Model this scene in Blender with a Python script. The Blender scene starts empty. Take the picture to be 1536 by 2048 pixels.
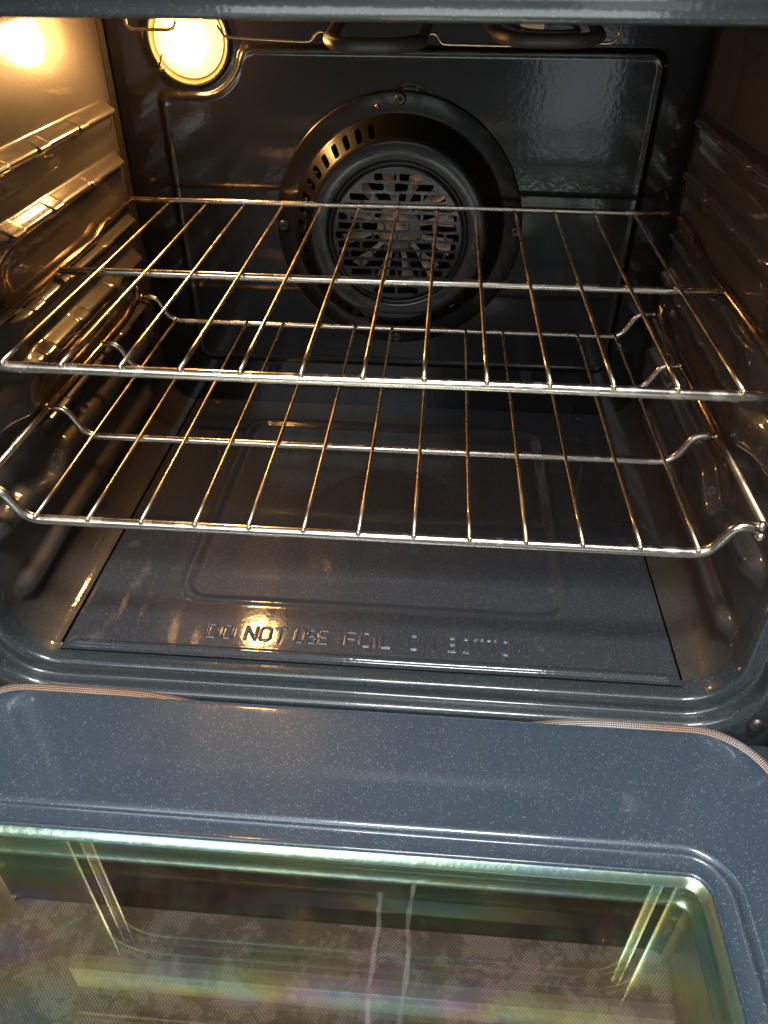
import bpy, math, random
import numpy as np
from mathutils import Vector, Matrix
rnd = random.Random(7)
S = bpy.context.scene
COL = S.collection

# ------------------------------------------------------------------ camera
cam_d = bpy.data.cameras.new('camera'); cam = bpy.data.objects.new('camera', cam_d); COL.objects.link(cam)
Rt = Vector((0.9970804, 0.07623761, 0.00430079)); Up = Vector((-0.0496757, 0.60485183, 0.79478714)); Fw = Vector((-0.05799134, 0.79268032, -0.60687306))
M = Matrix((Rt, Up, -Fw)).transposed().to_4x4(); M.translation = Vector((0.0485349, -0.4621953, 0.2383668))
cam.matrix_world = M
cam_d.sensor_fit = 'VERTICAL'; cam_d.sensor_height = 36; cam_d.lens = 1528.33 / 2048 * 36
cam_d.clip_start = 0.01; cam_d.clip_end = 60
cam_d.dof.use_dof = True; cam_d.dof.focus_distance = 0.68; cam_d.dof.aperture_fstop = 10
S.camera = cam
# ------------------------------------------------------------------ world and lamps
W = bpy.data.worlds.new('World'); S.world = W; W.use_nodes = True
W.node_tree.nodes['Background'].inputs[0].default_value = (0.70, 0.75, 0.80, 1)
W.node_tree.nodes['Background'].inputs[1].default_value = 0.13
S.view_settings.view_transform = 'Standard'; S.view_settings.look = 'None'
S.view_settings.exposure = 0.2; S.view_settings.gamma = 1; S.view_settings.use_curve_mapping = False
S.cycles.max_bounces = 10; S.cycles.glossy_bounces = 6; S.cycles.transparent_max_bounces = 12
S.cycles.caustics_reflective = True; S.cycles.blur_glossy = 0.5
S.cycles.sample_clamp_indirect = 6

def area(name, loc, target, sx, sy, power, col):
    l = bpy.data.lights.new(name, 'AREA'); l.shape = 'RECTANGLE'; l.size = sx; l.size_y = sy; l.energy = power; l.color = col
    o = bpy.data.objects.new(name, l); COL.objects.link(o); o.location = loc
    o.rotation_euler = (Vector(target) - Vector(loc)).to_track_quat('-Z', 'Y').to_euler()
    return o
area('ceiling_light', (0.15, -0.80, 2.0), (0, 0, -.2), .7, 0.3, 54, (0.95, 0.98, 1.0))
area('window_light', (0.52, -1.9, -0.25), (0.16, 0.4, 0.05), 0.30, 0.42, .5, (0.86, 0.93, 1.0))
area('room_light', (-0.5, -1.7, 1.25), (0, 0, -.2), 1.2, 1.0, 15, (0.9, 0.95, 1.0))
area('added_rim_fill', (0.0, -2.6, -1.2), (0, -.05, .2), 1.6, 0.8, 18, (0.88, 1.0, 0.94))  # added fill lamp for the bright line on the mouth's top edge
LAMP = Vector((-.2135, .415, .150))
pl = bpy.data.lights.new('oven_bulb_light', 'POINT'); pl.energy = 0.62; pl.color = (1, .49, .15); pl.shadow_soft_size = .013
po = bpy.data.objects.new('oven_bulb_light', pl); COL.objects.link(po); po.location = LAMP + Vector((0, -.034, 0))

al = bpy.data.lights.new('oven_bulb_beam', 'AREA'); al.shape = 'DISK'; al.size = .050; al.energy = .95; al.color = (1, .50, .16)
ao = bpy.data.objects.new('oven_bulb_beam', al); COL.objects.link(ao); ao.location = LAMP + Vector((0, -.0245, 0)); ao.rotation_euler = (math.radians(90), 0, 0)
ao.rotation_euler = Vector((.12, -1, -.25)).to_track_quat('-Z', 'Y').to_euler()

# ------------------------------------------------------------------ materials
def nt(name):
    m = bpy.data.materials.new(name); m.use_nodes = True
    return m, m.node_tree.nodes, m.node_tree.links, m.node_tree.nodes['Principled BSDF']
def add(N, t, **k):
    n = N.new(t)
    for a, b in k.items():
        if hasattr(n, a): setattr(n, a, b)
        else: n.inputs[a].default_value = b
    return n
def math_(N, L, op, a, b=None, c=None, clamp=False):
    n = N.new('ShaderNodeMath'); n.operation = op; n.use_clamp = clamp
    for i, v in enumerate((a, b, c)):
        if v is None: continue
        if isinstance(v, (int, float)): n.inputs[i].default_value = v
        else: L.new(v, n.inputs[i])
    return n.outputs[0]
def mixc(N, L, fac, a, b):
    n = N.new('ShaderNodeMix'); n.data_type = 'RGBA'
    if isinstance(fac, (int, float)): n.inputs[0].default_value = fac
    else: L.new(fac, n.inputs[0])
    for i, v in ((6, a), (7, b)):
        if isinstance(v, tuple): n.inputs[i].default_value = (*v, 1)
        else: L.new(v, n.inputs[i])
    return n.outputs[2]
def noise(N, L, co, scale, detail=3, rough=.5):
    n = N.new('ShaderNodeTexNoise'); n.inputs['Scale'].default_value = scale; n.inputs['Detail'].default_value = detail; n.inputs['Roughness'].default_value = rough
    L.new(co, n.inputs['Vector']); return n.outputs['Fac']
def ramp(N, L, fac, stops):
    n = N.new('ShaderNodeValToRGB'); e = n.color_ramp.elements
    while len(e) < len(stops): e.new(.5)
    for i, (p, c) in enumerate(stops):
        e[i].position = p; e[i].color = (*c, 1) if isinstance(c, tuple) else (c, c, c, 1)
    L.new(fac, n.inputs[0]); return n.outputs[0]

def enamel(name, base, rough=.42, coat=1.0, crough=.06, flecks=1.0, peel=.15, peel_scale=260, dens=.40, fs=1050.0, stain=0.0, spec=.5, fleck_col=(.62, .68, .72), metal=0.0):
    m, N, L, P = nt(name)
    tc = N.new('ShaderNodeTexCoord').outputs['Object']
    vor = add(N, 'ShaderNodeTexVoronoi', Scale=fs); L.new(tc, vor.inputs['Vector'])
    sp = N.new('ShaderNodeSeparateColor'); L.new(vor.outputs['Color'], sp.inputs[0])
    pick = math_(N, L, 'GREATER_THAN', sp.outputs[0], 1 - dens)
    sz = math_(N, L, 'MULTIPLY_ADD', sp.outputs[1], 0.19, .07)
    near = math_(N, L, 'LESS_THAN', vor.outputs['Distance'], sz)
    msk = math_(N, L, 'MULTIPLY', pick, near); msk = math_(N, L, 'MULTIPLY', msk, flecks)
    big = noise(N, L, tc, 9, 4)
    c0 = mixc(N, L, big, tuple(x * .86 for x in base), tuple(x * 1.14 for x in base))
    if stain:
        st = noise(N, L, tc, 38, 6, .62); fac = ramp(N, L, st, [(.60, 0.0), (.66, 1.0)])
        s2 = noise(N, L, tc, 14, 2); f2 = ramp(N, L, s2, [(.5, 0.0), (.62, 1.0)])
        f = math_(N, L, 'MULTIPLY', fac, f2); f = math_(N, L, 'MULTIPLY', f, stain)
        c0 = mixc(N, L, f, c0, (.11, .105, .10))
    c = mixc(N, L, msk, c0, fleck_col)
    L.new(c, P.inputs['Base Color'])
    rn = noise(N, L, tc, 22, 5, .6)
    L.new(math_(N, L, 'MULTIPLY_ADD', rn, .16, rough - .08), P.inputs['Roughness'])
    P.inputs['Specular IOR Level'].default_value = spec
    P.inputs['Metallic'].default_value = metal
    P.inputs['Coat Weight'].default_value = coat
    L.new(math_(N, L, 'MULTIPLY_ADD', rn, .08, crough - .03), P.inputs['Coat Roughness'])
    b = N.new('ShaderNodeBump'); b.inputs['Strength'].default_value = peel; b.inputs['Distance'].default_value = .0006
    pn = noise(N, L, tc, peel_scale, 2); L.new(pn, b.inputs['Height'])
    b2 = N.new('ShaderNodeBump'); b2.inputs['Strength'].default_value = peel * .3; b2.inputs['Distance'].default_value = .002
    L.new(noise(N, L, tc, 45, 3), b2.inputs['Height']); L.new(b.outputs[0], b2.inputs['Normal'])
    L.new(b2.outputs[0], P.inputs['Normal']); L.new(b.outputs[0], P.inputs['Coat Normal'])
    return m
M_wall = enamel('speckled_enamel_wall', (.052, .045, .038), rough=.42, crough=.035, flecks=.45, dens=.5, fs=1250.0, peel=.12, spec=.26, fleck_col=(.45, .45, .45))
M_back = enamel('speckled_enamel_back', (.007, .006, .006), rough=.45, crough=.10, flecks=.10, peel=.16, peel_scale=190, spec=.2)
M_floor = enamel('speckled_enamel_floor', (.040, .044, .051), rough=.46, crough=.055, flecks=.55, peel=.08, stain=.6, spec=.16)
M_frame = enamel('speckled_enamel_frame', (.032, .042, .046), rough=.38, crough=.06, flecks=.7, peel=.10, spec=.6)
M_door = enamel('speckled_enamel_door', (.044, .068, .094), rough=.42, crough=.09, flecks=1.0, peel=.08, spec=.6)
M_fan = enamel('dark_enamel_cover', (.009, .0085, .009), rough=.36, crough=.13, flecks=.1, peel=.10, spec=.4)
def simple(name, col, rough, metal=0, spec=.5, bump=0, bscale=400, var=.0):
    m, N, L, P = nt(name)
    P.inputs['Base Color'].default_value = (*col, 1); P.inputs['Roughness'].default_value = rough; P.inputs['Metallic'].default_value = metal
    P.inputs['Specular IOR Level'].default_value = spec
    tc = N.new('ShaderNodeTexCoord').outputs['Object']
    if var:
        L.new(mixc(N, L, noise(N, L, tc, 60, 4), tuple(x * (1 - var) for x in col), tuple(x * (1 + var) for x in col)), P.inputs['Base Color'])
    if bump:
        b = N.new('ShaderNodeBump'); b.inputs['Strength'].default_value = bump; b.inputs['Distance'].default_value = .0005
        L.new(noise(N, L, tc, bscale, 3), b.inputs['Height']); L.new(b.outputs[0], P.inputs['Normal'])
    return m
M_element = simple('element_sheath', (.075, .065, .058), .48, .3, .5, .3, 500, .3)
M_screw = simple('screw_metal', (.10, .09, .085), .38, .8, .5)
M_dark = simple('black_void', (.008, .008, .008), .7, 0, .2)
M_panel = simple('control_panel_glass', (.02, .02, .022), .15)
M_trim = simple('light_metal_trim', (.80, .80, .74), .35, 0)
M_glint = simple('painted_gold_glint', (.75, .5, .25), .25, 1)  # gold glint of a small lit hole, put into the colour
M_hinge = simple('hinge_metal', (.03, .033, .036), .4, .6)

def wire_metal(name, base, rust, r0=.16):
    m, N, L, P = nt(name)
    tc = N.new('ShaderNodeTexCoord').outputs['Object']
    mp = N.new('ShaderNodeMapping'); mp.inputs['Scale'].default_value = (1, .35, 1); L.new(tc, mp.inputs[0])
    n1 = noise(N, L, mp.outputs[0], 48, 4, .6); f = ramp(N, L, n1, [(.50, 0.0), (.68, 1.0)])
    n2 = noise(N, L, tc, 900, 3, .6); f2 = ramp(N, L, n2, [(.66, 0.0), (.70, 1.0)])
    t = noise(N, L, tc, 17, 2)
    c = mixc(N, L, t, base, (base[0] * 1.0, base[1] * .86, base[2] * .66))
    c = mixc(N, L, math_(N, L, 'MULTIPLY', f, rust), c, (.34, .20, .11))
    c = mixc(N, L, math_(N, L, 'MULTIPLY', f2, .65), c, (.06, .035, .022))
    L.new(c, P.inputs['Base Color']); P.inputs['Metallic'].default_value = 1
    L.new(math_(N, L, 'MULTIPLY_ADD', f, .25, r0), P.inputs['Roughness'])
    b = N.new('ShaderNodeBump'); b.inputs['Strength'].default_value = .10; b.inputs['Distance'].default_value = .0002
    L.new(n1, b.inputs['Height']); L.new(b.outputs[0], P.inputs['Normal'])
    return m
M_rail = wire_metal('chromed_rail', (.84, .80, .75), .16, .21)
M_side = wire_metal('browned_side_rail', (.62, .48, .33), .55, .20)
M_wire = wire_metal('browned_wire', (.86, .77, .62), .26, .27)

# gasket: braided glass fibre with a metal wire weave
def gasket_mat():
    m, N, L, P = nt('braided_gasket')
    uv = N.new('ShaderNodeUVMap').outputs[0]
    sx = N.new('ShaderNodeSeparateXYZ'); L.new(uv, sx.inputs[0])
    a = math_(N, L, 'MULTIPLY', math_(N, L, 'ADD', sx.outputs[0], sx.outputs[1]), math.pi * 2)
    b_ = math_(N, L, 'MULTIPLY', math_(N, L, 'SUBTRACT', sx.outputs[0], sx.outputs[1]), math.pi * 2)
    w = math_(N, L, 'MULTIPLY', math_(N, L, 'SINE', a), math_(N, L, 'SINE', b_))
    w = math_(N, L, 'MULTIPLY_ADD', w, .5, .5)
    tc = N.new('ShaderNodeTexCoord').outputs['Object']
    big = ramp(N, L, noise(N, L, tc, 7, 2), [(.40, (.50, .29, .19)), (.62, (.60, .57, .54))])
    c = mixc(N, L, ramp(N, L, w, [(.35, 0.0), (.55, 1.0)]), (.035, .022, .016), big)
    L.new(c, P.inputs['Base Color']); P.inputs['Roughness'].default_value = .42; P.inputs['Metallic'].default_value = .45
    bp = N.new('ShaderNodeBump'); bp.inputs['Strength'].default_value = .8; bp.inputs['Distance'].default_value = .0006
    L.new(w, bp.inputs['Height']); L.new(bp.outputs[0], P.inputs['Normal'])
    return m
M_gasket = gasket_mat()

def irid_color(N, L, tc, k=1.0, seed=0.0):
    # interference colours of a thin coating: phase from film thickness (slow noise) and viewing angle
    lw = N.new('ShaderNodeLayerWeight'); lw.inputs[0].default_value = .5
    mp = N.new('ShaderNodeMapping'); mp.inputs['Scale'].default_value = (3.5, 9, 9); mp.inputs['Location'].default_value = (seed, 0, 0); L.new(tc, mp.inputs[0])
    n = noise(N, L, mp.outputs[0], 2.2, 3)
    ph = math_(N, L, 'ADD', math_(N, L, 'MULTIPLY', lw.outputs['Facing'], 2.6), math_(N, L, 'MULTIPLY', n, 3.0))
    ph = math_(N, L, 'FRACT', ph)
    return ramp(N, L, ph, [(0.0, (.80, .95, .38)), (.2, (.50, .95, .75)), (.42, (.42, .66, 1.0)), (.6, (.92, .52, .88)), (.78, (1.0, .66, .32)), (.92, (1.0, .96, .28)), (1.0, (.80, .95, .38))])

def glass_mat(name, refl, seed, tint, rough=.015):
    m, N, L, P = nt(name); N.remove(P)
    out = [n for n in N if n.type == 'OUTPUT_MATERIAL'][0]
    tc = N.new('ShaderNodeTexCoord').outputs['Object']
    g = N.new('ShaderNodeBsdfGlossy'); g.inputs['Roughness'].default_value = rough; L.new(irid_color(N, L, tc, 1, seed), g.inputs['Color'])
    t = N.new('ShaderNodeBsdfTransparent'); t.inputs[0].default_value = (*tint, 1)
    fr = N.new('ShaderNodeFresnel'); fr.inputs[0].default_value = 1.5
    fac = math_(N, L, 'ADD', fr.outputs[0], refl, clamp=True)
    mx = N.new('ShaderNodeMixShader'); L.new(fac, mx.inputs[0]); L.new(t.outputs[0], mx.inputs[1]); L.new(g.outputs[0], mx.inputs[2])
    # grease film
    d = N.new('ShaderNodeBsdfDiffuse'); d.inputs[0].default_value = (.28, .25, .22, 1)
    f = ramp(N, L, noise(N, L, tc, 26, 6, .65), [(.50, .0), (.72, .05)])
    mx2 = N.new('ShaderNodeMixShader'); L.new(f, mx2.inputs[0]); L.new(mx.outputs[0], mx2.inputs[1]); L.new(d.outputs[0], mx2.inputs[2])
    L.new(mx2.outputs[0], out.inputs[0])
    return m
M_glass1 = glass_mat('coated_glass_inner', .26, 0.0, (.97, .97, .95))
M_glass2 = glass_mat('coated_glass_middle', .22, 3.0, (.97, .98, .95))

M_glass3 = glass_mat('coated_glass_outer', .14, 7.0, (.97, .98, .95))
def drip_mat():
    m, N, L, P = nt('dried_drip')
    P.inputs['Base Color'].default_value = (.55, .50, .47, 1); P.inputs['Roughness'].default_value = .5
    tc = N.new('ShaderNodeTexCoord').outputs['Object']
    L.new(ramp(N, L, noise(N, L, tc, 70, 4), [(.3, .05), (.7, .20)]), P.inputs['Alpha'])
    return m
M_drip = drip_mat()
def irid_metal():
    m, N, L, P = nt('iridescent_metal')
    tc = N.new('ShaderNodeTexCoord').outputs['Object']
    L.new(ramp(N, L, noise(N, L, tc, 5, 2), [(.33, (.52, .44, .36)), (.46, (.56, .58, .30)), (.56, (.40, .58, .44)), (.68, (.36, .48, .62))]), P.inputs['Base Color'])
    P.inputs['Metallic'].default_value = .9; P.inputs['Roughness'].default_value = .26
    b = N.new('ShaderNodeBump'); b.inputs['Strength'].default_value = .3; b.inputs['Distance'].default_value = .001
    L.new(noise(N, L, tc, 120, 3), b.inputs['Height']); L.new(b.outputs[0], P.inputs['Normal'])
    return m
M_irid = irid_metal()
def tunnel_mat():
    m, N, L, P = nt('painted_yellow_reflection')
    tc = N.new('ShaderNodeTexCoord').outputs['Object']
    c = ramp(N, L, noise(N, L, tc, 16, 4), [(.3, (.85, .62, .22)), (.5, (.80, .76, .35)), (.7, (.82, .50, .20))])
    L.new(c, P.inputs['Base Color']); P.inputs['Metallic'].default_value = .6; P.inputs['Roughness'].default_value = .3
    return m
M_tunnel = tunnel_mat()  # yellow reflection on the spacer's side walls, painted into the colour
M_spacer = simple('painted_dark_reflection', (.012, .015, .026), .30, .2)  # dark reflection on the spacer's far wall, painted into the base colour
def dots_mat():
    m, N, L, P = nt('dotted_outer_glass')
    tc = N.new('ShaderNodeTexCoord').outputs['Object']
    mp = N.new('ShaderNodeMapping'); mp.inputs['Rotation'].default_value = (0, 0, math.radians(45)); mp.inputs['Scale'].default_value = (560, 560, 0)
    L.new(tc, mp.inputs[0])
    v = add(N, 'ShaderNodeTexVoronoi', Scale=1.0, Randomness=0.0); L.new(mp.outputs[0], v.inputs['Vector'])
    dot = ramp(N, L, v.outputs['Distance'], [(.30, 0.0), (.38, 1.0)])
    big = noise(N, L, tc, 17, 6, .68); st = ramp(N, L, big, [(.48, 0.0), (.53, 1.0)])
    e = noise(N, L, tc, 42, 6, .6); ring = ramp(N, L, e, [(.50, 0.0), (.53, 1.0), (.57, 1.0), (.60, 0.0)])
    base = mixc(N, L, st, (.80, .62, .54), (.40, .29, .22))
    base = mixc(N, L, math_(N, L, 'MULTIPLY', ring, .55), base, (.17, .14, .10))
    c = mixc(N, L, dot, (.17, .12, .11), base)
    L.new(c, P.inputs['Base Color']); P.inputs['Roughness'].default_value = .35; P.inputs['Specular IOR Level'].default_value = .6
    return m
M_dots = dots_mat()
def emit(name, col, s):
    m, N, L, P = nt(name)
    P.inputs['Base Color'].default_value = (.9, .8, .6, 1); P.inputs['Emission Color'].default_value = (*col, 1); P.inputs['Emission Strength'].default_value = s
    P.inputs['Roughness'].default_value = .1
    return m
M_bulb = emit('lit_lamp_glass', (1, .58, .16), 2.8)
M_bulb_hot = emit('lit_bulb', (1, .85, .6), 60.0)
M_cup = simple('lamp_cup', (.5, .36, .18), .3, .7)
def fanm():
    m, N, L, P = nt('stained_fan_metal')
    tc = N.new('ShaderNodeTexCoord').outputs['Object']
    n = noise(N, L, tc, 130, 5, .7)
    L.new(ramp(N, L, n, [(.32, (.22, .11, .06)), (.44, (.66, .55, .44)), (.7, (.85, .74, .62))]), P.inputs['Base Color'])
    P.inputs['Roughness'].default_value = .55; P.inputs['Metallic'].default_value = .15
    return m
M_blade = fanm()
M_crumb = simple('burnt_crumb', (.16, .05, .02), .4, 0, .5, .5, 900, .4)
M_scratch = simple('grey_residue', (.22, .20, .18), .55)

# ------------------------------------------------------------------ mesh helpers
def mesh_obj(name, V, F, mat, parent=None, smooth=True, uv=None):
    me = bpy.data.meshes.new(name)
    V = np.asarray(V, dtype=np.float32)
    if isinstance(F, np.ndarray):
        n = len(F); me.vertices.add(len(V)); me.vertices.foreach_set('co', V.ravel())
        me.loops.add(n * 4); me.loops.foreach_set('vertex_index', F.astype(np.int32).ravel())
        me.polygons.add(n); me.polygons.foreach_set('loop_start', np.arange(0, n * 4, 4, dtype=np.int32))
        me.update(calc_edges=True); me.validate()
    else:
        me.from_pydata([tuple(map(float, v)) for v in V], [], F); me.update()
    if smooth: me.polygons.foreach_set('use_smooth', [True] * len(me.polygons))
    if uv is not None:
        ul = me.uv_layers.new(name='UVMap'); vi = np.zeros(len(me.loops), dtype=np.int32); me.loops.foreach_get('vertex_index', vi)
        ul.data.foreach_set('uv', np.asarray(uv, dtype=np.float32)[vi].ravel())
    me.materials.append(mat)
    o = bpy.data.objects.new(name, me); COL.objects.link(o)
    if parent is not None:
        o.parent = parent
        w = parent_world(parent); o.location = (-w[0], -w[1], -w[2])
    return o
WORLD = {}
def parent_world(p):
    v = Vector(p.location); q = p.parent
    while q: v += Vector(q.location); q = q.parent
    return v
def grid_faces(nu, nv, flip=False):
    i = np.arange(nu - 1)[:, None] * nv + np.arange(nv - 1)[None, :]
    f = np.stack([i, i + nv, i + nv + 1, i + 1], -1).reshape(-1, 4)
    return f[:, ::-1].copy() if flip else f
def empty(name, loc, label=None, cat=None, group=None, parent=None):
    o = bpy.data.objects.new(name, None); COL.objects.link(o); o.empty_display_size = .02
    if parent is not None:
        o.parent = parent; w = parent_world(parent); o.location = Vector(loc) - w
    else: o.location = loc
    if label: o['label'] = label
    if cat: o['category'] = cat
    if group: o['group'] = group
    return o
def fillet(pts, r, n=6):
    P = [Vector(p) for p in pts]; out = [P[0]]
    for a, b, c in zip(P, P[1:], P[2:]):
        u, v = (a - b), (c - b); d = min(r, u.length * .48, v.length * .48)
        p0 = b + u.normalized() * d; p2 = b + v.normalized() * d
        for k in range(n + 1):
            t = k / n; out.append(p0 * (1 - t) ** 2 + b * 2 * t * (1 - t) + p2 * t * t)
    out.append(P[-1]); return out
def tube_data(pts, rad, seg=12, closed=False, caps=True, uvrep=None):
    P = [Vector(p) for p in pts]
    Q = [P[0]]
    for p in P[1:]:
        if (p - Q[-1]).length > 1e-6: Q.append(p)
    P = Q; n = len(P)
    if closed and (P[0] - P[-1]).length < 1e-6: P.pop(); n -= 1
    T = []
    for i in range(n):
        a = P[(i - 1) % n] if (closed or i > 0) else P[i]; b = P[(i + 1) % n] if (closed or i < n - 1) else P[i]
        T.append((b - a).normalized())
    nrm = T[0].orthogonal().normalized() if abs(T[0].z) > .9 else T[0].cross(Vector((0, 0, 1))).normalized()
    V = []; F = []; UV = []; L = 0
    for i in range(n):
        if i: 
            nrm = (nrm - T[i] * nrm.dot(T[i])).normalized(); L += (P[i] - P[i - 1]).length
        bn = T[i].cross(nrm)
        r = rad[i] if isinstance(rad, (list, tuple)) else rad
        for k in range(seg):
            a = 2 * math.pi * k / seg
            V.append(P[i] + (nrm * math.cos(a) + bn * math.sin(a)) * r); UV.append((L, k / seg))
    m = n if closed else n - 1
    for i in range(m):
        for k in range(seg):
            a = i * seg + k; b = i * seg + (k + 1) % seg; c = ((i + 1) % n) * seg + (k + 1) % seg; d = ((i + 1) % n) * seg + k
            F.append((a, b, c, d))
    if caps and not closed:
        F.append(tuple(range(seg - 1, -1, -1))); F.append(tuple((n - 1) * seg + k for k in range(seg)))
    return V, F, UV
class MB:
    def __init__(s): s.V = []; s.F = []; s.UV = []
    def add(s, V, F, UV=None):
        o = len(s.V); s.V += [Vector(v) for v in V]; s.F += [tuple(i + o for i in f) for f in F]; s.UV += UV if UV else [(0, 0)] * len(V)
    def tube(s, pts, r, seg=12, closed=False): s.add(*tube_data(pts, r, seg, closed))
    def ball(s, c, r, sc=(1, 1, 1), nu=8, nv=6):
        V = []; F = []
        for j in range(nv + 1):
            t = math.pi * j / nv
            for i in range(nu):
                a = 2 * math.pi * i / nu
                V.append((c[0] + r * sc[0] * math.sin(t) * math.cos(a), c[1] + r * sc[1] * math.sin(t) * math.sin(a), c[2] + r * sc[2] * math.cos(t)))
        for j in range(nv):
            for i in range(nu): F.append((j * nu + i, (j + 1) * nu + i, (j + 1) * nu + (i + 1) % nu, j * nu + (i + 1) % nu))
        s.add(V, F)
    def lathe(s, prof, c, seg=48, axis='y'):   # prof: (radius, offset toward the viewer)
        V = []; F = []
        for r, h in prof:
            for k in range(seg):
                a = 2 * math.pi * k / seg
                if axis == 'y': V.append((c[0] + r * math.cos(a), c[1] - h, c[2] + r * math.sin(a)))
                else: V.append((c[0] + r * math.cos(a), c[1] + r * math.sin(a), c[2] + h))
        for j in range(len(prof) - 1):
            for k in range(seg): F.append((j * seg + k, j * seg + (k + 1) % seg, (j + 1) * seg + (k + 1) % seg, (j + 1) * seg + k))
        s.add(V, F)
    def box(s, a, b):
        x0, y0, z0 = a; x1, y1, z1 = b
        V = [(x0, y0, z0), (x1, y0, z0), (x1, y1, z0), (x0, y1, z0), (x0, y0, z1), (x1, y0, z1), (x1, y1, z1), (x0, y1, z1)]
        s.add(V, [(0, 3, 2, 1), (4, 5, 6, 7), (0, 1, 5, 4), (1, 2, 6, 5), (2, 3, 7, 6), (3, 0, 4, 7)])
    def obj(s, name, mat, parent, smooth=True, uv=False):
        return mesh_obj(name, [tuple(v) for v in s.V], s.F, mat, parent, smooth, s.UV if uv else None)
def sstep(x, a, b):
    t = np.clip((x - a) / (b - a), 0, 1); return t * t * (3 - 2 * t)

# ------------------------------------------------------------------ the oven
WX = .3005; ZF = -.262; ZT = .203; RC = .042; YB = .415; YF = -.022
oven = empty('oven', (0, .19, -.34), 'open electric oven with black speckled enamel cavity, lit lamp and lowered glass door', 'oven')

LEV = [.092, .044, -.0145, -.056, -.1075]
def wall_h(y, z):
    """how far the pressed side wall stands in from its flat plane"""
    h = .0045 * sstep(y, .045, .105) * sstep(z, -.118, -.100) * (1 - sstep(y, .385, .405))
    h = h - .0075 * sstep(y, -.016, .022) * (1 - sstep(y, .050, .100)) * sstep(z, -.135, -.105)
    def rib(z0, A, y0, y1, e=.028, uw=.010):
        u = z - z0
        up = np.where(u >= 0, 1 - sstep(u, .001, uw) * 1.0, 0)
        lo = np.where(u < 0, (1 - .45 * sstep(-u, .0, .005)) * (1 - sstep(-u, .003, .027)), 0)
        return A * (up + lo) * sstep(y, y0, y0 + e) * (1 - sstep(y, y1 - .022, y1))
    for i, z0 in enumerate(LEV):
        A = .0125
        zz = z0 + .0 * y
        if i == 4:
            zz = z0 - .006 * (1 - sstep(y, .02, .08))
        h = h + rib(zz, A, (.075, .08, .07, .07, .055)[i], .385, .04, (.0105, .0105, .0066, .010, .0066)[i])
        # small raised rests on each ledge
        for yc in (.125, .200, .285):
            w = sstep(y, yc - .012, yc - .009) * (1 - sstep(y, yc + .009, yc + .012))
            h = h + .0019 * w * np.exp(-((z - zz - .0015) / .0060) ** 4)
    # lower guide ribs, rounded
    zc = -.150 - .016 * (sstep(y, .03, .085) - sstep(y, .085, .125)) + .002 * (1 - sstep(y, -.01, .04))
    h = h + .0125 * np.exp(-((z - zc) / .0105) ** 4) * sstep(y, -.024, .000) * (1 - sstep(y, .365, .39))
    zc = -.214 - .004 * (1 - sstep(y, 0, .1)); 
    h = h + .010 * np.exp(-((z - zc) / .0090) ** 4) * sstep(y, -.014, .008) * (1 - sstep(y, .33, .36))
    # pressed entry pockets ahead of the ledges
    for zz, a in ((-.078, .0105), (.022, .009), (-.030, .008)):
        h = h + a * np.exp(-((z - zz) / .020) ** 4) * sstep(y, .018, .055) * (1 - sstep(y, .075, .12))
    return h
def wall(sgn):
    # profile from the floor seam up the wall to the ceiling
    prof = []
    for x in np.linspace(.2672, WX - RC, 4)[:]: pass
    xs = []; zs = []; nx = []; nz = []
    for x in np.linspace(.2668, WX - RC, 3) if WX - RC > .2668 else [.2668]: pass
    cx, cz = WX - RC, ZF + RC
    a0 = math.asin((.2678 - cx) / RC)
    for a in np.linspace(a0, math.pi / 2, 30)[:-1]:
        xs.append(cx + RC * math.sin(a)); zs.append(cz - RC * math.cos(a)); nx.append(-math.sin(a)); nz.append(math.cos(a))
    for z in np.linspace(cz, ZT - .03, 340):
        xs.append(WX); zs.append(z); nx.append(-1); nz.append(0)
    for a in np.linspace(0, math.pi / 2, 12)[1:]:
        xs.append(WX - .03 + .03 * math.cos(a)); zs.append(ZT - .03 + .03 * math.sin(a)); nx.append(-math.cos(a)); nz.append(-math.sin(a))
    xs, zs, nx, nz = map(np.array, (xs, zs, nx, nz))
    ys = np.concatenate([np.arange(YF, .42, .0011)])
    X, Y = np.meshgrid(xs, ys, indexing='ij'); Z = np.repeat(zs[:, None], len(ys), 1)
    H = wall_h(Y, Z) * np.clip((Z - ZF) / .02, 0, 1)
    fl = .004 * (1 - sstep(Y, -.02, .03))                      # slight flare towards the mouth
    X = X + nx[:, None] * (H - fl * 0); Z = Z + nz[:, None] * H * .6
    V = np.stack([sgn * X, Y, Z], -1).reshape(-1, 3)
    return mesh_obj('side_wall', V, grid_faces(len(xs), len(ys), sgn < 0), M_wall, oven)
wall(-1); wall(1)
# ceiling
ys = np.arange(YF, .42, .01); xs = np.linspace(-WX + .03, WX - .03, 20)
X, Y = np.meshgrid(xs, ys, indexing='ij')
mesh_obj('ceiling_panel', np.stack([X, Y, X * 0 + ZT], -1).reshape(-1, 3), grid_faces(len(xs), len(ys)), M_wall, oven)

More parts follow.
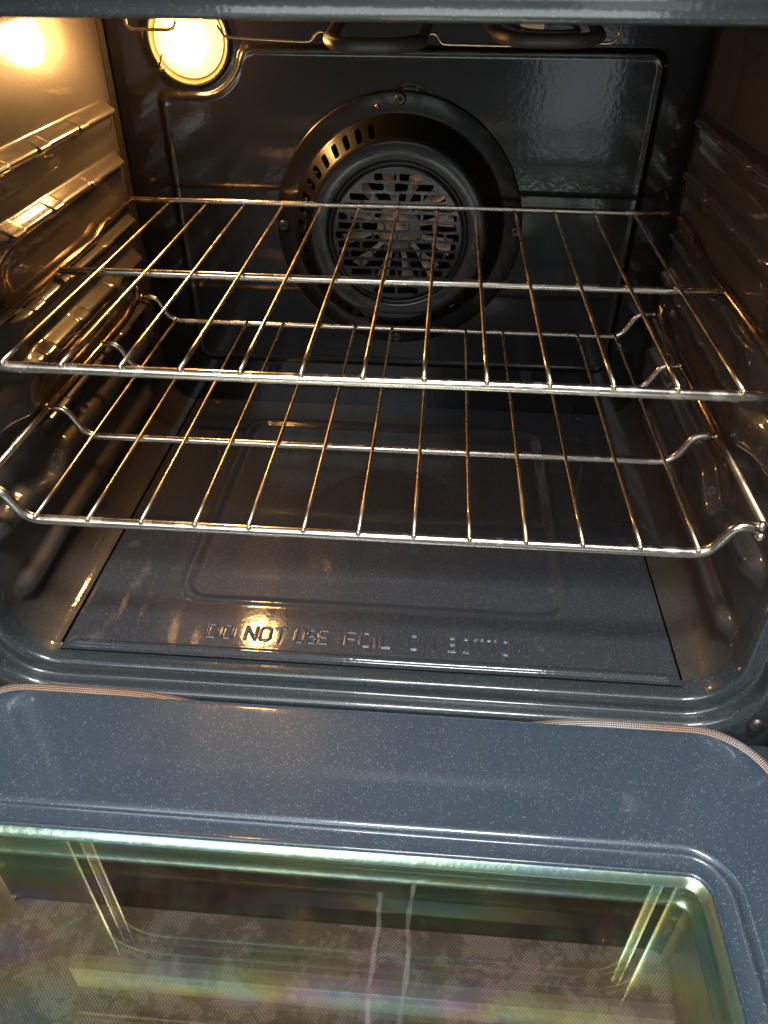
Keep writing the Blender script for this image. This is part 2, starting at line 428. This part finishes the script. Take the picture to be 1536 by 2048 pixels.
# back wall with its pressed panel
def sd_rrect(x, z, cx, cz, hx, hz, r):
    qx = np.abs(x - cx) - hx + r; qz = np.abs(z - cz) - hz + r
    return np.hypot(np.maximum(qx, 0), np.maximum(qz, 0)) + np.minimum(np.maximum(qx, qz), 0) - r
def back_wall():
    xs = np.linspace(-.297, .297, 330); zs = np.linspace(-.2635, .205, 262)
    X, Z = np.meshgrid(xs, zs, indexing='ij')
    d = sd_rrect(X, Z, .003, -.026, .258, .174, .018)
    dn = sd_rrect(X, Z, -.262, .186, .095, .081, .040)
    # smooth subtraction of the lamp corner
    d2 = np.maximum(d, -dn); k = .012
    hh = np.clip(.5 - .5 * (d + dn) / k, 0, 1); d2 = d * (1 - hh) + (-dn) * hh + k * hh * (1 - hh)
    Yo = YB - .0035 * (1 - sstep(d2, -.006, .0)) - .0010 * np.exp(-((d2 + .006) / .0028) ** 2)
    # seam strip along the left edge of the panel, dome above the fan cover
    rr = np.hypot(X - .008, Z - .090); Yo = Yo - .0022 * (1 - sstep(rr, .018, .026))
    # rim of the lamp hole
    rl = np.hypot(X - LAMP.x, Z - LAMP.z); Yo = Yo - .002 * np.exp(-((rl - .044) / .004) ** 2)
    # round the edge where it meets the walls
    e = np.minimum(.297 - np.abs(X), np.minimum(Z + .2635, .205 - Z)); Yo = Yo - .004 * (1 - sstep(e, 0, .006)) * 0
    V = np.stack([X, Yo, Z], -1).reshape(-1, 3)
    F = grid_faces(len(xs), len(zs))
    c = V[F].mean(1); keep = np.hypot(c[:, 0] - LAMP.x, c[:, 2] - LAMP.z) > .0385
    keep &= np.hypot(c[:, 0] - .0, c[:, 2] + .027) > .105
    return mesh_obj('back_wall', V, F[keep], M_back, oven)
back_wall()
# thin gap lining behind the back wall edges
g = MB(); g.box((-.33, .420, -.28), (.33, .423, .22)); 
gv = g.obj('rear_shell', M_dark, oven, False)

# floor pan
def floor_panel():
    # lettering strokes (unit letters .72 wide, 1 high), squared like a stencil
    c = .16
    G = {
     'D': [[(0, 0), (0, 1), (.5, 1), (.72, .8), (.72, .2), (.5, 0), (0, 0)]],
     'O': [[(c, 0), (0, c), (0, 1 - c), (c, 1), (.72 - c, 1), (.72, 1 - c), (.72, c), (.72 - c, 0), (c, 0)]],
     'N': [[(0, 0), (0, 1), (.72, 0), (.72, 1)]],
     'T': [[(0, 1), (.72, 1)], [(.36, 1), (.36, 0)]],
     'U': [[(0, 1), (0, c), (c, 0), (.72 - c, 0), (.72, c), (.72, 1)]],
     'S': [[(.72, .9), (.6, 1), (.12, 1), (0, .88), (0, .62), (.12, .5), (.6, .5), (.72, .38), (.72, .12), (.6, 0), (.12, 0), (0, .1)]],
     'E': [[(.66, 1), (0, 1), (0, 0), (.66, 0)], [(0, .5), (.55, .5)]],
     'F': [[(.66, 1), (0, 1), (0, 0)], [(0, .5), (.55, .5)]],
     'I': [[(.0, 0), (.0, 1)]],
     'L': [[(0, 1), (0, 0), (.62, 0)]],
     'B': [[(0, 0), (0, 1), (.55, 1), (.68, .88), (.68, .62), (.55, .5), (0, .5)], [(.55, .5), (.72, .38), (.72, .12), (.55, 0), (0, 0)]],
     'M': [[(0, 0), (0, 1), (.42, .35), (.84, 1), (.84, 0)]]}
    Wd = {'I': .12, 'M': .84}
    words = [('DO', -.1420, -.1190), ('NOT', -.1070, -.0725), ('USE', -.0625, -.0340), ('FOIL', -.0180, .0225), ('ON', .0370, .0590), ('BOTTOM', .0715, .1380)]
    y0, hgt = -.0065, .0150
    segs = []
    for w, xa, xb in words:
        wid = sum(Wd.get(ch, .72) for ch in w); gap = .30
        tot = wid + gap * (len(w) - 1); s = (xb - xa) / tot; x = xa
        for ch in w:
            for st in G[ch]:
                for p, q in zip(st, st[1:]): segs.append((x + p[0] * s, y0 + p[1] * hgt, x + q[0] * s, y0 + q[1] * hgt))
            x += (Wd.get(ch, .72) + gap) * s
    xs = np.unique(np.round(np.concatenate([np.arange(-.2658, -.150, .002), np.arange(-.150, .145, .0005), np.arange(.145, .2657, .002), [.2655, .2658]]), 5))
    ysr = np.unique(np.round(np.concatenate([np.arange(-.029, -.012, .0008), np.arange(-.012, .0135, .0005), np.arange(.0135, .070, .0015), np.arange(.070, .418, .002)]), 5))
    X, Y = np.meshgrid(xs, ysr, indexing='ij')
    Z = np.full_like(X, ZF + .0032)
    d = sd_rrect(X, Y, 0, .2035, .1765, .1590, .022)
    Z -= .0030 * (1 - sstep(d, -.007, .002)); Z += .0010 * np.exp(-((d - .004) / .003) ** 2)
    # front stiffening bead
    db = sd_rrect(X, Y, .0, -.0215, .2575, .0038, .0036)
    Z += .0022 * (1 - sstep(db, -.0030, .0012))
    # lettering
    ix = (xs > -.149) & (xs < .144); iy = (ysr > -.0112) & (ysr < .013)
    sub = np.ix_(ix, iy); Xs, Ys = X[sub], Y[sub]; D = np.full_like(Xs, 1.)
    for ax, ay, bx, by in segs:
        vx, vy = bx - ax, by - ay; t = np.clip(((Xs - ax) * vx + (Ys - ay) * vy) / (vx * vx + vy * vy), 0, 1)
        D = np.minimum(D, np.hypot(Xs - ax - t * vx, Ys - ay - t * vy))
    Z[sub] += .0014 * (1 - sstep(D, .0003, .0013))
    # soft unevenness of the pressed sheet
    Z += .0004 * np.sin(X * 21 + 1) * np.sin(Y * 17)
    # turned-down edges
    Z -= .004 * (1 - sstep(.2659 - np.abs(X), 0, .0009))
    return mesh_obj('floor_panel', np.stack([X, Y, Z], -1).reshape(-1, 3), grid_faces(len(xs), len(ysr)), M_floor, oven)
floor_panel()
# plate under the seams
g = MB(); g.box((-.288, -.0215, ZF - .012), (.288, .42, ZF - .0045)); g.obj('under_pan', M_dark, oven, False)

# front frame: rings round the mouth
def rring(x0, x1, z0, z1, r, n=14, m=30):
    P = []
    for (cx, cz, a0) in ((x1 - r, z0 + r, -90), (x1 - r, z1 - r, 0), (x0 + r, z1 - r, 90), (x0 + r, z0 + r, 180)):
        for k in range(n + 1):
            a = math.radians(a0 + 90 * k / n); P.append((cx + r * math.cos(a), cz + r * math.sin(a)))
    out = []
    for a, b in zip(P, P[1:] + P[:1]):
        L = math.hypot(b[0] - a[0], b[1] - a[1]); q = m if L > .2 else 1
        for t in range(q): out.append((a[0] + (b[0] - a[0]) * t / q, a[1] + (b[1] - a[1]) * t / q))
    return out
def smooth_profile(p, it=2):
    for _ in range(it):
        q = [p[0]]
        for a, b in zip(p, p[1:]):
            q.append(tuple(.75 * u + .25 * v for u, v in zip(a, b))); q.append(tuple(.25 * u + .75 * v for u, v in zip(a, b)))
        q.append(p[-1]); p = q
    return p
prof = smooth_profile([(.0004, -.0205), (0, -.026), (0, -.0375), (.0015, -.0415), (.0065, -.0425), (.0120, -.0430), (.0138, -.0450), (.0140, -.0520), (.0155, -.0560), (.0200, -.0575), (.040, -.058), (.085, -.058)], 2)
V = []; n = 0
for o, y in prof:
    ring = rring(-WX - o, WX + o, ZF - o, ZT + o, RC + o * .8); n = len(ring)
    V += [(a, y, b) for a, b in ring]
F = []
for j in range(len(prof) - 1):
    for k in range(n): F.append((j * n + k, j * n + (k + 1) % n, (j + 1) * n + (k + 1) % n, (j + 1) * n + k))
mesh_obj('front_frame', V, F, M_frame, oven)
# connecting floor lip between panel and mouth
xs = np.linspace(-.262, .262, 60); ys = np.linspace(-.0225, -.030, 4)
V = [(x, y, ZF + .0002) for x in xs for y in ys]
# hinge arm and frame screw at the lower right of the mouth
g = MB(); g.lathe([(0, .004), (.004, .004), (.0068, .0025), (.0075, 0)], (.3185, -.0585, -.2665), 20); sc = g.obj('frame_screw', M_screw, oven)
g = MB(); g.tube(fillet([(.338, -.0585, -.205), (.336, -.066, -.235), (.339, -.075, -.262), (.341, -.10, -.286)], .01), .0085, 12); g.obj('hinge_arm', M_hinge, oven)

# bright trim along the bottom of the control panel
g = MB(); g.box((-.376, -.0760, .2360), (.376, -.0585, .2915)); g.obj('panel_trim', M_trim, oven, False)
# control panel over the opening
rr_ = []
for e, y in ((0, -.052), (0, -.100), (.002, -.1035), (.006, -.1045)): rr_.append([(a, y, b) for a, b in rring(-.378 + e, .378 - e, .292 + e, .435 - e, .010, n=6, m=10)])
V = sum(rr_, []); n = len(rr_[0]); F = [(j * n + k, j * n + (k + 1) % n, (j + 1) * n + (k + 1) % n, (j + 1) * n + k) for j in range(3) for k in range(n)] + [tuple(range(3 * n, 4 * n))]
mesh_obj('control_panel', V, F, M_panel, oven, False)
# ------------------------------------------------------------------ lamp
lamp = empty('oven_lamp', tuple(LAMP), parent=oven)
g = MB(); g.lathe([(.0405, .001), (.0418, .0035), (.0405, .006), (.038, .006), (.0365, .002), (.034, -.002), (.033, -.008)], LAMP, 56); g.obj('lamp_collar', M_cup, lamp)
g = MB(); g.lathe([(.0345, .001), (.033, .008), (.028, .014), (.020, .0185), (.010, .021), (.0005, .0215)], LAMP, 48); g.obj('lamp_glass', M_bulb, lamp)
# retaining wire: bail over the glass, hooked at the lower left
Y = YB
g = MB(); g.tube(fillet([(-.2150, Y - .030, .166), (-.2240, Y - .031, .152), (-.2340, Y - .026, .142), (-.2410, Y - .018, .131), (-.2455, Y - .012, .124), (-.2450, Y - .008, .121)], .005), .0010, 8)
g.tube([(-.2462, Y - .010, .1225), (-.2400, Y - .010, .1262)], .0022, 8)
g.obj('retaining_wire', M_side, lamp)

# ------------------------------------------------------------------ convection fan
FC = Vector((-.0005, YB - .0038, -.028))
cover = empty('fan_cover', tuple(FC), parent=oven)
def cone_with_slots(c, r0, h0, r1, h1, n, slots):
    V = []; F = []
    for s in range(n):
        a0 = 2 * math.pi * s / n; a1 = 2 * math.pi * (s + 1) / n
        def P(u, t):
            a = a0 + (a1 - a0) * u; r = r0 + (r1 - r0) * t; h = h0 + (h1 - h0) * t
            return (c[0] + r * math.cos(a), c[1] - h, c[2] + r * math.sin(a))
        o = len(V)
        if s in slots:
            K = 24; outer = []; inner = []
            for k in range(K):
                ang = 2 * math.pi * (k + .5) / K; dx, dy = math.cos(ang), math.sin(ang)
                m = max(abs(dx), abs(dy)); outer.append((.5 + .5 * dx / m, .5 + .5 * dy / m))
            # snap corners
            outer = [(0 if u < .02 else 1 if u > .98 else u, 0 if t < .02 else 1 if t > .98 else t) for u, t in outer]
            for k in range(K):
                ang = 2 * math.pi * (k + .5) / K
                dx, dy = math.cos(ang), math.sin(ang)
                sx = math.copysign(abs(dx) ** .55, dx); sy = math.copysign(abs(dy) ** .45, dy)
                inner.append((.5 + .23 * sx, .54 + .38 * sy))
            V += [P(*q) for q in outer] + [P(*q) for q in inner]
            for k in range(K):
                k2 = (k + 1) % K; F.append((o + k, o + k2, o + K + k2, o + K + k))
            # corners
            cs = [(0, 0), (1, 0), (1, 1), (0, 1)]; 
            for q in cs:
                i = len(V); V.append(P(*q))
                near = sorted(range(K), key=lambda k: (outer[k][0] - q[0]) ** 2 + (outer[k][1] - q[1]) ** 2)[:2]
                F.append((i, o + near[0], o + near[1]))
        else:
            for (u, t) in ((0, 0), (.5, 0), (1, 0), (1, 1), (.5, 1), (0, 1)): V.append(P(u, t))
            F.append((o, o + 1, o + 4, o + 5)); F.append((o + 1, o + 2, o + 3, o + 4))
    return V, F
g = MB()
g.lathe([(.1365, .000), (.1365, .0030), (.1350, .0042), (.1180, .0045), (.1150, .0055), (.1135, .0080)], FC, 120)
g.obj('cover_flange', M_fan, cover)
NS = 46
slots = [s for s in range(NS) if 104 < (s + .5) * 360 / NS < 322]
V, F = cone_with_slots(FC, .1135, .008, .0985, .0290, NS, slots)
g = MB(); g.add(V, F); ob = g.obj('vent_ring', M_fan, cover, False)
g = MB()
g.lathe([(.0985, .0290), (.0960, .0312), (.0925, .0320), (.0790, .0325), (.0765, .0315), (.0750, .0285), (.0742, .0280), (.0728, .0290), (.0715, .0305), (.0690, .0310)], FC, 120)
g.obj('face_ring', M_fan, cover)
# grille disc with brick pattern of slots: 2D curve with holes
def grille():
    cu = bpy.data.curves.new('grille', 'CURVE'); cu.dimensions = '2D'; cu.fill_mode = 'BOTH'; cu.extrude = .0005
    def spl(pts):
        s = cu.splines.new('POLY'); s.points.add(len(pts) - 1); s.use_cyclic_u = True
        for i, p in enumerate(pts): s.points[i].co = (p[0], p[1], 0, 1)
    spl([(.0694 * math.cos(2 * math.pi * k / 96), .0694 * math.sin(2 * math.pi * k / 96)) for k in range(96)])
    rows = 13; pitch = .0101; RR = .0672; L = .0262; web = .0030
    for r in range(rows):
        zc = (r - 6) * pitch; half = math.sqrt(max(RR * RR - (abs(zc) + .0010) ** 2, 0))
        off = 0 if r % 2 == 0 else L / 2
        hh = .0035
        k = -4
        while k < 5:
            a = k * L + off + web / 2; b = (k + 1) * L + off - web / 2; k += 1
            a = max(a, -half); b = min(b, half)
            if b - a < .0065: continue
            if r in (0, 12) and (b - a) < .014: continue
            wv = [.0007 * math.sin(r * 1.9 + k * 1.3), .0006 * math.sin(r * 2.7 + k * 2.1)]
            pts = []; rad = .0016
            x0, x1, z0, z1 = a, b, zc - hh, zc + hh
            for cx, cz, a0 in ((x1 - rad, z1 - rad, 0), (x0 + rad, z1 - rad, 90), (x0 + rad, z0 + rad, 180), (x1 - rad, z0 + rad, 270)):
                for q in range(5):
                    t = math.radians(a0 + q * 22.5); pts.append((cx + rad * math.cos(t), cz + rad * math.sin(t)))
                if a0 == 0: pts.append(((x0 + x1) / 2, z1 + wv[0]))
                if a0 == 180: pts.append(((x0 + x1) / 2, z0 + wv[1]))
            spl(pts)
    tmp = bpy.data.objects.new('t', cu); COL.objects.link(tmp)
    dg = bpy.context.evaluated_depsgraph_get(); me = bpy.data.meshes.new_from_object(tmp.evaluated_get(dg))
    bpy.data.objects.remove(tmp)
    co = np.zeros(len(me.vertices) * 3, dtype=np.float32); me.vertices.foreach_get('co', co); co = co.reshape(-1, 3)
    new = np.stack([co[:, 0] + FC.x, FC.y - .0308 - co[:, 2], co[:, 1] + FC.z], -1)
    me.vertices.foreach_set('co', new.ravel()); me.update(); me.name = 'grille'
    me.materials.clear(); me.materials.append(M_fan)
    o = bpy.data.objects.new('grille', me); COL.objects.link(o); o.parent = cover; o.location = -parent_world(cover)
grille()
def screw(c, r, parent):
    g = MB(); g.lathe([(r * 1.15, 0), (r * 1.1, .0016), (r * .9, .0026), (r * .3, .0030), (r * .22, .0018), (.0002, .0016)], c, 20)
    o = g.obj('screw', M_screw, parent)
    g = MB(); y = c[1] - .0031
    for w, h in ((.62, .13), (.13, .62)): g.box((c[0] - r * w, y, c[2] - r * h), (c[0] + r * w, y + .0006, c[2] + r * h))
    return o
for a in (90, -90, 180, 0):
    rr = .1295
    screw(FC + Vector((rr * math.cos(math.radians(a)), -.0043, rr * math.sin(math.radians(a)))), .0052, cover)
g = MB(); g.lathe([(.0028, 0), (.0026, .0014), (.0012, .0022), (.0002, .0024)], FC + Vector((-.0236, -.0043, .122)), 16); g.obj('hole_glint', M_glint, cover)  # stud stands in for a small hole that gleams gold
# housing behind + fan
g = MB(); g.lathe([(.112, -.001), (.112, -.055), (.0005, -.0555)], FC, 64); g.obj('fan_housing', M_dark, oven)
fan = empty('fan', (FC.x, FC.y + .02, FC.z), parent=oven)
g = MB(); c2 = FC + Vector((0, -.001, 0)); g.lathe([(.019, .000), (.019, .0035), (.012, .0045), (.008, .0050), (.0075, .012), (.0055, .0125), (.0005, .0125)], c2, 32)
g.lathe([(.024, -.002), (.024, .001), (.015, .0015)], c2, 32); g.obj('hub', M_blade, fan)
for k in range(12):
    a = math.radians(k * 30 + 12); u = Vector((math.cos(a), 0, math.sin(a))); w = Vector((-math.sin(a), 0, math.cos(a)))
    c = c2 + Vector((0, 0, 0)); V = []
    for r, hw, yy, tw in ((.018, .0032, 0, 0), (.030, .0024, 0, 0), (.040, .0036, -.001, .001), (.052, .0062, -.003, .004), (.062, .0075, -.004, .007)):
        for sg in (-1, 1):
            for th in (0, .0009): V.append(c + u * r + w * hw * sg + Vector((0, yy + tw * sg + th, 0)))
    F = []
    for j in range(4):
        b = j * 4
        F += [(b, b + 2, b + 6, b + 4), (b + 1, b + 5, b + 7, b + 3), (b, b + 4, b + 5, b + 1), (b + 2, b + 3, b + 7, b + 6)]
    F += [(16, 18, 19, 17)]
    g = MB(); g.add(V, F); g.obj('blade', M_blade, fan, False)
screw(Vector((-.0005, YB - .0, -.176)), .0045, oven) if False else None

# ------------------------------------------------------------------ broil element
el = empty('broil_element', (0, .3, .19), parent=oven)
g = MB(); z = .172; R = .0052
path = [(-.235, .40, z + .012), (-.235, .32, z + .012), (-.060, .41, z + .005), (-.056, .40, z), (-.043, .2000, z), (-.030, .1790, z - .001), (.010, .1790, z - .001), (.025, .1960, z), (.027, .40, z), (.050, .405, z + .004), (.078, .40, z), (.086, .245, z), (.100, .2240, z - .001), (.146, .2240, z - .001), (.163, .243, z), (.178, .40, z), (.21, .41, z + .006)]
g.tube(fillet(path[2:], .016, 8), R, 16)
g.obj('heating_tube', M_element, el)
g = MB()
g.tube(fillet([(.098, .385, z), (.104, .262, z + .002), (.118, .250, z + .002), (.136, .250, z + .002), (.149, .262, z + .002), (.158, .385, z)], .012, 6), .0022, 10)
g.obj('inner_loop', M_element, el)
g = MB(); g.box((.106, .312, .168), (.126, .3135, .186)); g.obj('hanger_bracket', M_cup, el, False)
g = MB()
w1 = [(-.1615, .33, .1690), (-.1560, .33, .1605), (-.1415, .33, .1592), (-.0827, .33, .1572), (-.0772, .33, .1581), (-.0706, .33, .1652), (-.0652, .33, .1652), (-.0600, .33, .1580), (.0248, .33, .1568), (.0285, .33, .1648), (.0343, .33, .1648), (.0400, .33, .1568), (.0955, .33, .1563), (.1886, .33, .1594), (.1933, .33, .1639), (.1931, .33, .185)]
g.tube(fillet(w1, .0035, 4), .0013, 8)
g.tube(fillet([(-.245, .33, .185), (-.2445, .33, .1655), (-.2047, .33, .1650), (-.1990, .33, .1690), (-.1985, .33, .185)], .006, 5), .0014, 8)
g.obj('support_wire', M_side, el)

# ------------------------------------------------------------------ racks
GAP = .0415
def wire_pts(x, y0, y1, z, zr):
    pts = []; n = 10; k1, k2 = rnd.uniform(-.0006, .0006), rnd.uniform(0, 6)
    for i in range(n + 1):
        t = i / n; pts.append((x + k1 * math.sin(t * 3 + k2), y0 + (y1 - y0) * t, z + .0002 * math.sin(t * 7 + k2)))
    return pts
def build_rack_upper():
    o = empty('oven_rack', (0, .19, -.006), 'flat chrome oven rack in the upper position, nearest the lamp', 'oven rack', 'wire racks inside the oven')
    zr = -.0046
    X = .2905
    for s in (-1, 1):
        g = MB(); g.tube(fillet([(s * X, .0, zr), (s * X, .272, zr), (s * X, .298, zr + .0065), (s * X, .336, zr + .0065), (s * (X + .0005), .352, .0035), (s * (X + .0002), .3815, .0035)], .009, 5), .0031, 12)
        g.obj('side_rail', M_side, o)
    for y, z_, r in ((-.0008, zr, .0039), (.1848, zr - .0004, .0034), (.3812, .0030, .0030)):
        g = MB(); g.tube([(-X, y, z_)] + [(-X + 2 * X * k / 12, y, z_ + .0003 * math.sin(k)) for k in range(1, 12)] + [(X, y, z_)], r, 14)
        for s in (-1, 1): g.ball((s * X, y, z_), r * 1.05)
        g.obj('cross_rail', M_rail, o)
    for i in range(13):
        x = (i - 6) * GAP
        g = MB(); g.tube(wire_pts(x, -.0015, .377, .0002, zr), .00155, 10); g.ball((x, -.0030, -.0006), .0023, (1, .8, 1.05))
        g.obj('wire', M_wire, o)
    return o
build_rack_upper()
def build_rack_lower():
    o = empty('oven_rack', (0, .17, -.127), 'oven rack with stepped-down cross rails in the lower position above the floor panel', 'oven rack', 'wire racks inside the oven')
    dx = -.003; zw = -.1206; zr = zw - .0044; zs = -.0975; X = .2885
    for s in (-1, 1):
        g = MB(); g.tube(fillet([(dx * .5 + s * X, -.020, zs), (dx * .5 + s * X, .300, zs - .001), (dx * .5 + s * X, .322, zs + .004), (dx * .5 + s * (X + .004), .345, zs + .001), (dx * .5 + s * (X + .004), .352, zs - .001), (dx * .5 + s * (X + .003), .354, zs + .014)], .006, 5), .0031, 12)
        g.obj('side_rail', M_side, o)
    for j, y in enumerate((-.0185, .103, .2325, .3575)):
        g = MB(); r = .0040 if j == 0 else .0031
        xe = X - .001; zo = zs - (0 if j else .002)
        pts = [(dx - xe, y, zo), (dx - .2710, y, zs), (dx - .2570, y, zr), (dx, y, zr), (dx + .2570, y, zr), (dx + .2710, y, zs), (dx + xe, y, zo)]
        g.tube(fillet(pts, .0125, 9), r, 14)
        for s in (-1, 1): g.ball((dx + s * xe, y, zs), r * 1.1)
        if j == 0:
            for s in (-1, 1): g.ball((dx + s * (xe + .001), y - .001, zs - .008), .0042, (1, 1, .9))
        g.obj('cross_rail', M_rail, o)
    for i in range(13):
        x = (i - 6) * GAP + dx
        g = MB(); g.tube(wire_pts(x, -.0190, .352, zw, zr), .00155, 10); g.ball((x, -.0205, zw - .0008), .0023, (1, .8, 1.05))
        g.obj('wire', M_wire, o)
    return o
build_rack_lower()

# ------------------------------------------------------------------ door (lowered)
door = empty('door', (0, -.30, -.31), parent=oven)
DZ = -.276; ZG = DZ - .009
wx0, wx1, wy1, wy0 = -.2740, .2545, -.1785, -.480
def yring(d, z, r=None):
    rr = (.016 + max(d, 0) * 1.1 + min(d, 0) * .4) if r is None else r
    return [(a, b, z) for a, b in rring(wx0 - d, wx1 + d, wy0 - d, wy1 + d, max(rr, .004), n=14, m=30)]
def loft(rings, name, mat, parent):
    V = []; F = []; n = len(rings[0])
    for r in rings: V += r
    for j in range(len(rings) - 1):
        for k in range(n): F.append((j * n + k, j * n + (k + 1) % n, (j + 1) * n + (k + 1) % n, (j + 1) * n + k))
    return mesh_obj(name, V, F, mat, parent)
# outer liner contour
def oring(e, z):   # e: inset from the liner's outer edge
    return [(a, b, z) for a, b in rring(-.3400 + e + .003, .3215 - e + .003, -.60 + e, -.0590 - e, .056 - e, n=14, m=30)]
P = smooth_profile([(0, -.0030), (.001, -.0042), (.0115, -.0044), (.0135, -.0036), (.0150, -.0010), (.0185, .0004), (.022, 0), (.030, 0)], 2)
rings = [yring(-.0020, DZ - .0060), yring(-.0008, DZ - .0048)] + [yring(d, DZ + z) for d, z in P]
L1 = yring(.030, DZ); O1 = oring(.012, DZ)
for t in (.2, .4, .6, .8): rings.append([tuple(a[i] * (1 - t) + b[i] * t for i in range(3)) for a, b in zip(L1, O1)])
rings.append(O1)
for e, z in smooth_profile([(.008, 0), (.004, -.0004), (.0012, -.0022), (.0, -.005), (0, -.012)], 1): rings.append(oring(e, DZ + z))
loft(rings, 'inner_liner', M_door, door)
# gasket
gp = []
for (a, b) in rring(-.3400 + .001, .3215 + .005, -.602, -.0575, .058, n=20, m=60):
    dy = 0
    if b > -.0705: 
        # the braid sags under the liner's edge in the middle of the top run
        t = max(0, min(1, (.20 - abs(a)) / .12)); dy = -.0125 * t * t * (3 - 2 * t)
    gp.append((a, b + dy, DZ - .0046 + dy * .28))
Vt, Ft, UVt = tube_data(gp, .0050, 16, True)
UVt = [(u[0] / .0036, u[1] * 8) for u in UVt]
g = MB(); g.add(Vt, Ft, UVt); g.obj('gasket', M_gasket, door, uv=True)
# door body
rr = []
for e, z in ((.000, -.380), (.0, -.288), (.001, -.2862), (.003, -.2855)): rr.append([(a, b, z) for a, b in rring(-.390 + e, .380 - e, -.64 + e, -.0620 - e, .012, n=6, m=10)])
for inset in (.03,): rr.append([(a, b, -.2855) for a, b in rring(-.30, .30, -.55, -.130, .012, n=6, m=10)])
rr.append([(a, b, -.376) for a, b in rring(-.298, .298, -.548, -.132, .012, n=6, m=10)])
loft(rr, 'door_shell', M_frame, door)
# window retaining frame (sloping), two panes, spacer walls, outer glass
def irg(dlist, name, mat): return loft([yring(d, z) for d, z in dlist], name, mat, door)
irg([(-.0018, DZ - .0055), (-.0075, DZ - .0085), (-.0080, DZ - .0100)], 'window_trim', M_irid)
irg([(-.0080, DZ - .0104), (-.0085, DZ - .0170), (-.0135, DZ - .0185), (-.0150, DZ - .0200)], 'window_trim', M_irid)
irg([(-.0150, DZ - .0204), (-.0150, DZ - .0880)], 'spacer_wall', M_spacer)
sw = bpy.data.objects['spacer_wall'].data; sw.materials.append(M_tunnel)
for p in sw.polygons:
    if abs(p.normal.x) > .72: p.material_index = 1  # side faces get the painted yellow reflection, the rest the dark one
def pane(name, mat, d, z, th=.003):
    r = yring(d, z); n = len(r); V = r; F = [tuple(range(n))]
    o = mesh_obj(name, V, F, mat, door, False); return o
pane('window_pane', M_glass1, -.0070, DZ - .0092)
pane('window_pane', M_glass2, -.0140, DZ - .0195)
pane('window_pane', M_glass3, -.0140, DZ - .0420)
pane('outer_window_glass', M_dots, .004, DZ - .0880)

# dried drips on the inner pane
def drip(pts, w):
    V = []; F = []
    P = [Vector((x, y, DZ - .0088)) for x, y in pts]; n = 26
    Q = []
    for i in range(n + 1):
        t = i / n * (len(P) - 1); k = min(int(t), len(P) - 2); Q.append(P[k].lerp(P[k + 1], t - k))
    for i, p in enumerate(Q):
        ww = w * (.75 + .35 * math.sin(i * 1.7) * .5 + .2 * rnd.random()) * (1.5 if i == 0 else 1)
        for dx_, dz_ in ((-1, 0), (-.5, .0003), (.5, .0003), (1, 0)): V.append((p.x + ww * dx_ + .0004 * math.sin(i * .9), p.y, p.z + dz_))
    for i in range(n):
        for k in range(3): F.append((i * 4 + k, i * 4 + k + 1, i * 4 + 5 + k, i * 4 + 4 + k))
    mesh_obj('drip_mark', V, F, M_drip, door)
drip([(.0285, -.2058), (.0292, -.2273), (.0266, -.2608), (.0271, -.300)], .0018)
drip([(.0512, -.1930), (.0485, -.2289), (.0501, -.2412), (.0466, -.2814), (.046, -.31)], .0019)
# ------------------------------------------------------------------ crumbs on the floor panel
for loc, s, lab in (((-.2346, .4020, ZF + .0056), .0032, 'small brown burnt crumb in the rear left corner of the oven floor'), ((.2323, .4000, ZF + .0050), .0022, 'tiny dark crumb at the rear right of the oven floor')):
    V = []; F = []; g = MB(); g.ball((0, 0, 0), s, (1.3, .9, .75), 12, 8)
    for v in g.V: v += v.normalized() * rnd.uniform(-.0003, .0003) if v.length > 0 else v * 0
    o = g.obj('crumb', M_crumb, None); o.location = loc; o['label'] = lab; o['category'] = 'crumb'; o['group'] = 'crumbs on the oven floor'
